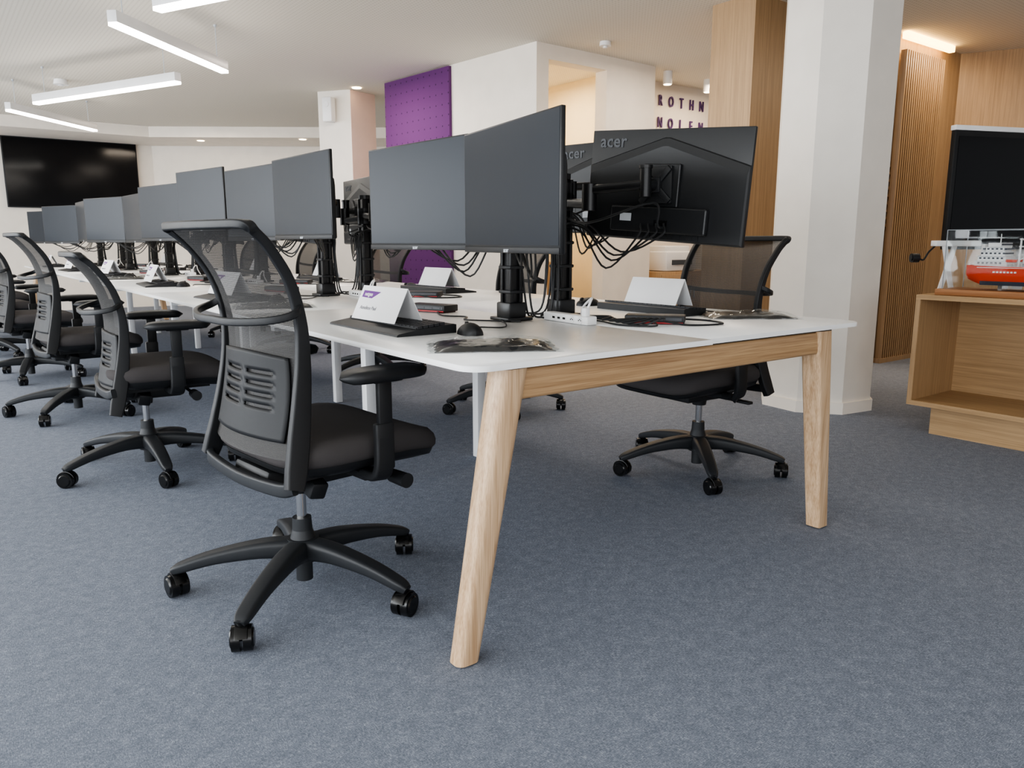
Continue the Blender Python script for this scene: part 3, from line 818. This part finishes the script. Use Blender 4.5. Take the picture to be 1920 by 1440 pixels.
# ------------------------------------------------------------------ oak cabinet
r = root('display_cabinet', "open oak display cabinet on a recessed plinth", "cabinet", (4.16, 1.97, 0))
D, L = 0.50, 2.0
bm = bmesh.new()
bx(bm, (D, L, 0.025), (D/2, -L/2, 0.728)); fin('cabinet_top', bm, M_OAK_Y, r, smooth=False)
bm = bmesh.new(); bx(bm, (D, L, 0.025), (D/2, -L/2, 0.163)); fin('shelf', bm, M_OAK_Y, r, smooth=False)
for y in (-0.0125, -L/2, -L+0.0125):
    bm = bmesh.new(); bx(bm, (D, 0.025, 0.54), (D/2, y, 0.445)); fin('side_panel', bm, M_OAK_Z, r, smooth=False)
bm = bmesh.new(); bx(bm, (0.02, L-0.05, 0.54), (D-0.02, -L/2, 0.445)); fin('back_panel', bm, M_OAK_Y, r, smooth=False)
bm = bmesh.new(); bx(bm, (D-0.1, L-0.22, 0.15), (D/2+0.0, -L/2, 0.075)); fin('plinth', bm, M_OAK_Y, r, smooth=False)
# ship: stern with bridge at local -x
r = root('model_ship', "red-hulled model cargo ship on wooden base under glass", "model ship", (4.34, 1.45, 0.741), math.radians(-90))
bm = bmesh.new(); bx(bm, (0.90, 0.27, 0.032), (0, 0, 0.016), bev=0.004); fin('wooden_base', bm, wood('cherry_base', (134, 90, 56), (172, 122, 80), 0), r)
bm = bmesh.new(); rings = []
HX0, HL = -0.335, 0.71
for j in range(29):
    t = j/28; x = HX0+HL*t
    w = 0.076*(min(1, 0.72+t/0.12)**0.6)*(max(0.02, 1-max(0, (t-0.68)/0.32)**2))
    wb = w*(0.72+0.28*min(1, t/0.12))*(1-0.35*max(0, (t-0.7)/0.3))
    sh = 0.022*max(0, (t-0.75)/0.25)**2+0.006*max(0, (0.2-t)/0.2)
    kz = 0.056+0.026*max(0, (0.10-t)/0.10)
    sec = [(-w, 0.150+sh), (-w*0.995, 0.110), (-wb*0.98, 0.080+(kz-0.056)*.6), (-wb*0.85, kz+0.004), (0, kz), (wb*0.85, kz+0.004), (wb*0.98, 0.080+(kz-0.056)*.6), (w*0.995, 0.110), (w, 0.150+sh)]
    rings.append([Vector((x+0.03*t*(z-0.06)/0.09, y, z)) for y, z in sec])
loft(bm, rings); fin('hull', bm, M_HULL, r, sharp=1.0)
bm = bmesh.new()
for s in (-1, 1):
    bx(bm, (0.46, 0.003, 0.003), (-0.05, s*0.0768, 0.145))
    for q in range(7): bx(bm, (0.010, 0.003, 0.008), (-0.20+q*0.016, s*0.0765, 0.124))
bx(bm, (0.58, 0.120, 0.004), (-0.03, 0, 0.151))
fin('hull_marking', bm, M_WPL, r)
bm = bmesh.new()
for s in (-1, 1): bx(bm, (0.44, 0.003, 0.020), (-0.04, s*0.0757, 0.068))
fin('waterline_band', bm, M_SHIPD, r)
bm = bmesh.new()
for (x, s, z) in ((-0.225, (0.150, 0.130, 0.026), 0.166), (-0.225, (0.130, 0.118, 0.024), 0.190), (-0.222, (0.108, 0.106, 0.024), 0.214), (-0.218, (0.085, 0.092, 0.022), 0.236), (-0.212, (0.060, 0.138, 0.022), 0.257)): bx(bm, s, (x, 0, z), bev=0.0015, seg=1)
for z in (0.179, 0.203, 0.226): bx(bm, (0.160-(z-.179)*0.7, 0.144-(z-.179)*.4, 0.0018), (-0.223, 0, z))
cyl(bm, 0.017, 0.013, (-0.285, 0, 0.16), (-0.285, 0, 0.262), 16)
cyl(bm, 0.003, 0.002, (-0.212, 0, 0.265), (-0.212, 0, 0.312), 8); bx(bm, (0.004, 0.06, 0.004), (-0.212, 0, 0.293))
for i in range(36):
    for s in (-1, 1): cyl(bm, 0.001, 0.001, (-0.32+i*0.017, s*0.069, 0.151), (-0.32+i*0.017, s*0.069, 0.168), 5)
for s in (-1, 1):
    for z in (0.160, 0.168): cyl(bm, 0.001, 0.001, (-0.32, s*0.069, z), (0.28, s*0.069, z), 5)
fin('superstructure', bm, M_WPL, r)
for x in (-0.11, 0.02, 0.15):
    bm = bmesh.new()
    for s in (-1, 1): cyl(bm, 0.0055, 0.004, (x, s*0.032, 0.151), (x, s*0.026, 0.290), 8)
    for z in (0.21, 0.25, 0.286): bx(bm, (0.010, 0.070, 0.006), (x, 0, z))
    for s in (-1, 1):
        cyl(bm, 0.003, 0.002, (x, s*0.024, 0.185), (x+0.10, s*0.026, 0.232), 6); cyl(bm, 0.001, 0.001, (x, s*0.024, 0.286), (x+0.10, s*0.026, 0.232), 5)
    fin('cargo_mast', bm, M_WPL, r)
    bm = bmesh.new()
    for q in range(3): bx(bm, (0.026, 0.100, 0.018), (x+0.035+q*0.030, 0, 0.161), bev=0.0015, seg=1)
    fin('hatch', bm, M_SHIPG, r)
bm = bmesh.new()
for q, z in enumerate((0.168, 0.192, 0.216, 0.238)):
    for i in range(6): bx(bm, (0.010, 0.1325-q*0.0125, 0.008), (-0.280+i*0.020+q*0.004, 0, z))
bx(bm, (0.0625, 0.128, 0.009), (-0.212, 0, 0.260))
fin('ship_window', bm, M_SHIPD, r)
for s in (-1, 1):
    bm = bmesh.new(); bx(bm, (0.05, 0.014, 0.014), (-0.13, s*0.068, 0.180), bev=0.005); fin('lifeboat', bm, M_HULL, r)
bm = bmesh.new()
for x in (-0.18, 0.15): bx(bm, (0.02, 0.07, 0.034), (x, 0, 0.047))
fin('cradle', bm, M_CHROME, r)
bm = bmesh.new(); W_, D_, H_ = 0.84, 0.24, 0.30
for sx in (-1, 1): bx(bm, (0.003, D_, H_), (sx*W_/2, 0, 0.033+H_/2))
for sy in (-1, 1): bx(bm, (W_, 0.003, H_), (0, sy*D_/2, 0.033+H_/2))
bx(bm, (W_, D_, 0.003), (0, 0, 0.033+H_))
fin('glass_case', bm, M_GLASS, r, smooth=False)
bm = bmesh.new()
for sx in (-1, 1):
    for sy in (-1, 1): bx(bm, (0.0033, 0.0033, H_), (sx*W_/2, sy*D_/2, 0.033+H_/2))
    bx(bm, (0.0033, D_, 0.0033), (sx*W_/2, 0, 0.033+H_))
for sy in (-1, 1): bx(bm, (W_, 0.0033, 0.0033), (0, sy*D_/2, 0.033+H_))
fin('case_edge', bm, M_SHIPG, r, smooth=False)
# white stand with crossed legs
r = root('folding_stand', "small white stand with tray and crossed legs on the cabinet", "stand", (4.36, 1.925, 0.741), math.radians(-37))
bm = bmesh.new(); bx(bm, (0.24, 0.06, 0.03), (0.06, 0.03, 0.265), bev=0.004); fin('tray', bm, M_WPL, r)
bm = bmesh.new()
for a in (0.24, -0.24): bx(bm, (0.026, 0.012, 0.258), (0.02, 0.024 if a > 0 else 0.010, 0.127), Euler((0, a, 0)), bev=0.002)
fin('crossed_legs', bm, M_WPL, r)
r = root('webcam', "small black webcam mounted beside the white tray", "webcam", (4.235, 2.035, 0.93))
bm = bmesh.new(); cyl(bm, 0.024, 0.024, (0, -0.02, 0), (-0.03, 0.0, 0), 24); cyl(bm, 0.015, 0.015, (-0.03, 0.0, 0), (-0.034, 0.003, 0), 20); fin('camera_body', bm, M_BLK, r)
bm = bmesh.new(); tube(bm, [(0, -0.02, 0), (0.04, -0.03, -0.01), (0.07, -0.04, 0.03), (0.11, -0.05, 0.060)], 0.005); fin('bracket', bm, M_BLK, r)

def low_cab(x, y, w, d, h, lab):
    r = root('low_cabinet', lab, "cabinet", (x, y, 0))
    bm = bmesh.new(); bx(bm, (w, d, h-0.08), (0, 0, 0.08+(h-0.08)/2), bev=0.003); bx(bm, (w-0.06, d-0.06, 0.08), (0, 0, 0.04)); fin('cabinet_body', bm, M_OAK_Z, r)
    for s in (-1, 1):
        bm = bmesh.new(); bx(bm, (w/2-0.01, 0.018, h-0.12), (s*w/4, -d/2-0.009, 0.09+(h-0.12)/2), bev=0.002); dd = fin('door', bm, M_OAK_Z, r)
        bm = bmesh.new(); bx(bm, (0.012, 0.02, 0.12), (s*0.03, -d/2-0.026, h*0.7)); fin('handle', bm, M_CHROME, dd)
low_cab(4.78, 6.1, 0.75, 0.4, 0.82, "low oak storage cabinet inside the warm lit alcove")
low_cab(6.32, 5.52, 0.9, 0.42, 0.72, "low oak storage cabinet carrying a white printer")
r = root('printer', "white office printer with grey panel on oak cabinet", "printer", (6.20, 5.52, 0.722))
bm = bmesh.new(); bx(bm, (0.46, 0.38, 0.20), (0, 0, 0.10), bev=0.02); bx(bm, (0.38, 0.30, 0.06), (0, 0.02, 0.225), bev=0.015); fin('printer_body', bm, M_WPL, r)
bm = bmesh.new(); bx(bm, (0.30, 0.02, 0.05), (0, -0.19, 0.09)); fin('output_slot', bm, M_LOGOD, r)

for (s, z) in (("ROTHN", 2.465), ("NOLEN", 2.245)):
    for i, chh in enumerate(s):
        o = text('wall_letter', chh, 0.150, M_LETTER, None, basis((1, 0, 0), (0, 0, 1), (6.30+i*0.163, 5.785, z)) @ Matrix.Diagonal((0.64, 1, 1, 1)), ext=0.008, bold=0.001)
        tag(o, "dark purple capital letter %s fixed to white wall" % chh, "letter", "letters on the white wall")

def can(x, y):
    r = root('ceiling_spotlight', "short white cylindrical ceiling spotlight, switched on", "spotlight", (x, y, CH-0.12), group="cylindrical ceiling spotlights")
    bm = bmesh.new(); cyl(bm, 0.045, 0.045, (0, 0, 0.0), (0, 0, 0.12), 24); fin('spot_housing', bm, M_WPL, r)
    bm = bmesh.new(); cyl(bm, 0.036, 0.036, (0, 0, -0.004), (0, 0, 0.001), 24); fin('spot_lens', bm, M_SPOT, r)
can(5.97, 5.40); can(6.60, 5.42); can(7.4, 5.42)
def down(x, y, z):
    bm = bmesh.new(); cyl(bm, 0.05, 0.05, (x, y, z-0.008), (x, y, z-0.001), 20); o = fin('downlight', bm, M_SPOT); tag(o, "small round recessed downlight glowing in ceiling", "downlight", "recessed downlights")
down(3.45, 12.25, 2.50); down(4.6, 11.2, 2.50); down(3.9, 7.95, CH)
bm = bmesh.new(); cyl(bm, 0.05, 0.045, (4.7, 4.95, CH-0.035), (4.7, 4.95, CH-0.001), 24); cyl(bm, 0.02, 0.015, (4.7, 4.95, CH-0.05), (4.7, 4.95, CH-0.034), 16)
o = fin('smoke_detector', bm, M_WPL); tag(o, "small round white smoke detector on the ceiling", "smoke detector")
bm = bmesh.new(); cyl(bm, 0.07, 0.06, (1.3, 9.4, CH-0.05), (1.3, 9.4, CH-0.001), 24); cyl(bm, 0.03, 0.02, (1.3, 9.4, CH-0.06), (1.3, 9.4, CH-0.05), 24)
o = fin('ceiling_sensor', bm, M_WPL); tag(o, "round white sensor fixed to the ceiling", "sensor")
bm = bmesh.new(); bx(bm, (0.10, 0.12, 0.26), (0, 0, 0), bev=0.02); cyl(bm, 0.03, 0.03, (-0.05, 0, 0.05), (-0.056, 0, 0.05), 20)
o = fin('wall_speaker', bm, M_WPL, loc=(3.70, 8.24, 2.44), rot=(0, 0, math.radians(35))); tag(o, "small white wall speaker high on the pillar", "speaker")

# ------------------------------------------------------------------ lights
def area(name, loc, rot, sx, sy, e, col):
    l = bpy.data.lights.new(name, 'AREA'); l.shape = 'RECTANGLE'; l.size = sx; l.size_y = sy; l.energy = e; l.color = col
    o = bpy.data.objects.new(name, l); COL.objects.link(o); o.location = loc; o.rotation_euler = rot; return o
area('window_light', (-4.1, 5.0, 1.5), (0, math.radians(-90), 0), 2.0, 15, 720, (0.92, 0.96, 1.0))
area('window_light_rear', (-1.0, -3.7, 1.5), (math.radians(90), 0, 0), 5, 2.0, 105, (0.95, 0.97, 1.0))  # added fill light in the unseen opening behind the camera
for (x, y, e, c) in ((6.3, 1.8, 26, (1, .85, .68)), (5.3, 4.5, 16, (1, .87, .72)), (4.9, 6.2, 22, (1, .84, .60)), (6.6, 5.1, 20, (1, .80, .58)), (8.5, 4.5, 18, (1, .82, .62)), (3.2, 7.0, 26, (1, .88, .76)), (3.2, 3.8, 16, (1, .88, .76)), (3.0, 11.0, 32, (1, .85, .68)), (0.0, 7.5, 24, (1, .93, .85)), (5.5, 8.6, 22, (1, .82, .64))):
    area('ceiling_light', (x, y, CH-0.05), (0, 0, 0), 0.5, 0.5, e, c)  # area lamps without fixtures, added for general and warm local illumination
area('slat_wash', (6.75, 3.05, 2.55), (math.radians(25), 0, 0), 0.7, 0.05, 7, (1, .80, .55))
w = bpy.data.worlds.new('daylight'); scene.world = w; w.use_nodes = True
w.node_tree.nodes['Background'].inputs[0].default_value = (0.93, 0.96, 1.0, 1); w.node_tree.nodes['Background'].inputs[1].default_value = 0.72
try:
    scene.view_settings.look = 'AgX - Medium High Contrast'
except Exception:
    pass

# ------------------------------------------------------------------ camera
cam = bpy.data.cameras.new('camera'); cam.sensor_width = 36; cam.lens = 27.0; cam.clip_start = 0.05
co = bpy.data.objects.new('camera', cam); COL.objects.link(co)
co.location = (0, 0, 1.01); co.rotation_euler = (math.radians(90-10.43), 0, math.radians(-37))
scene.camera = co
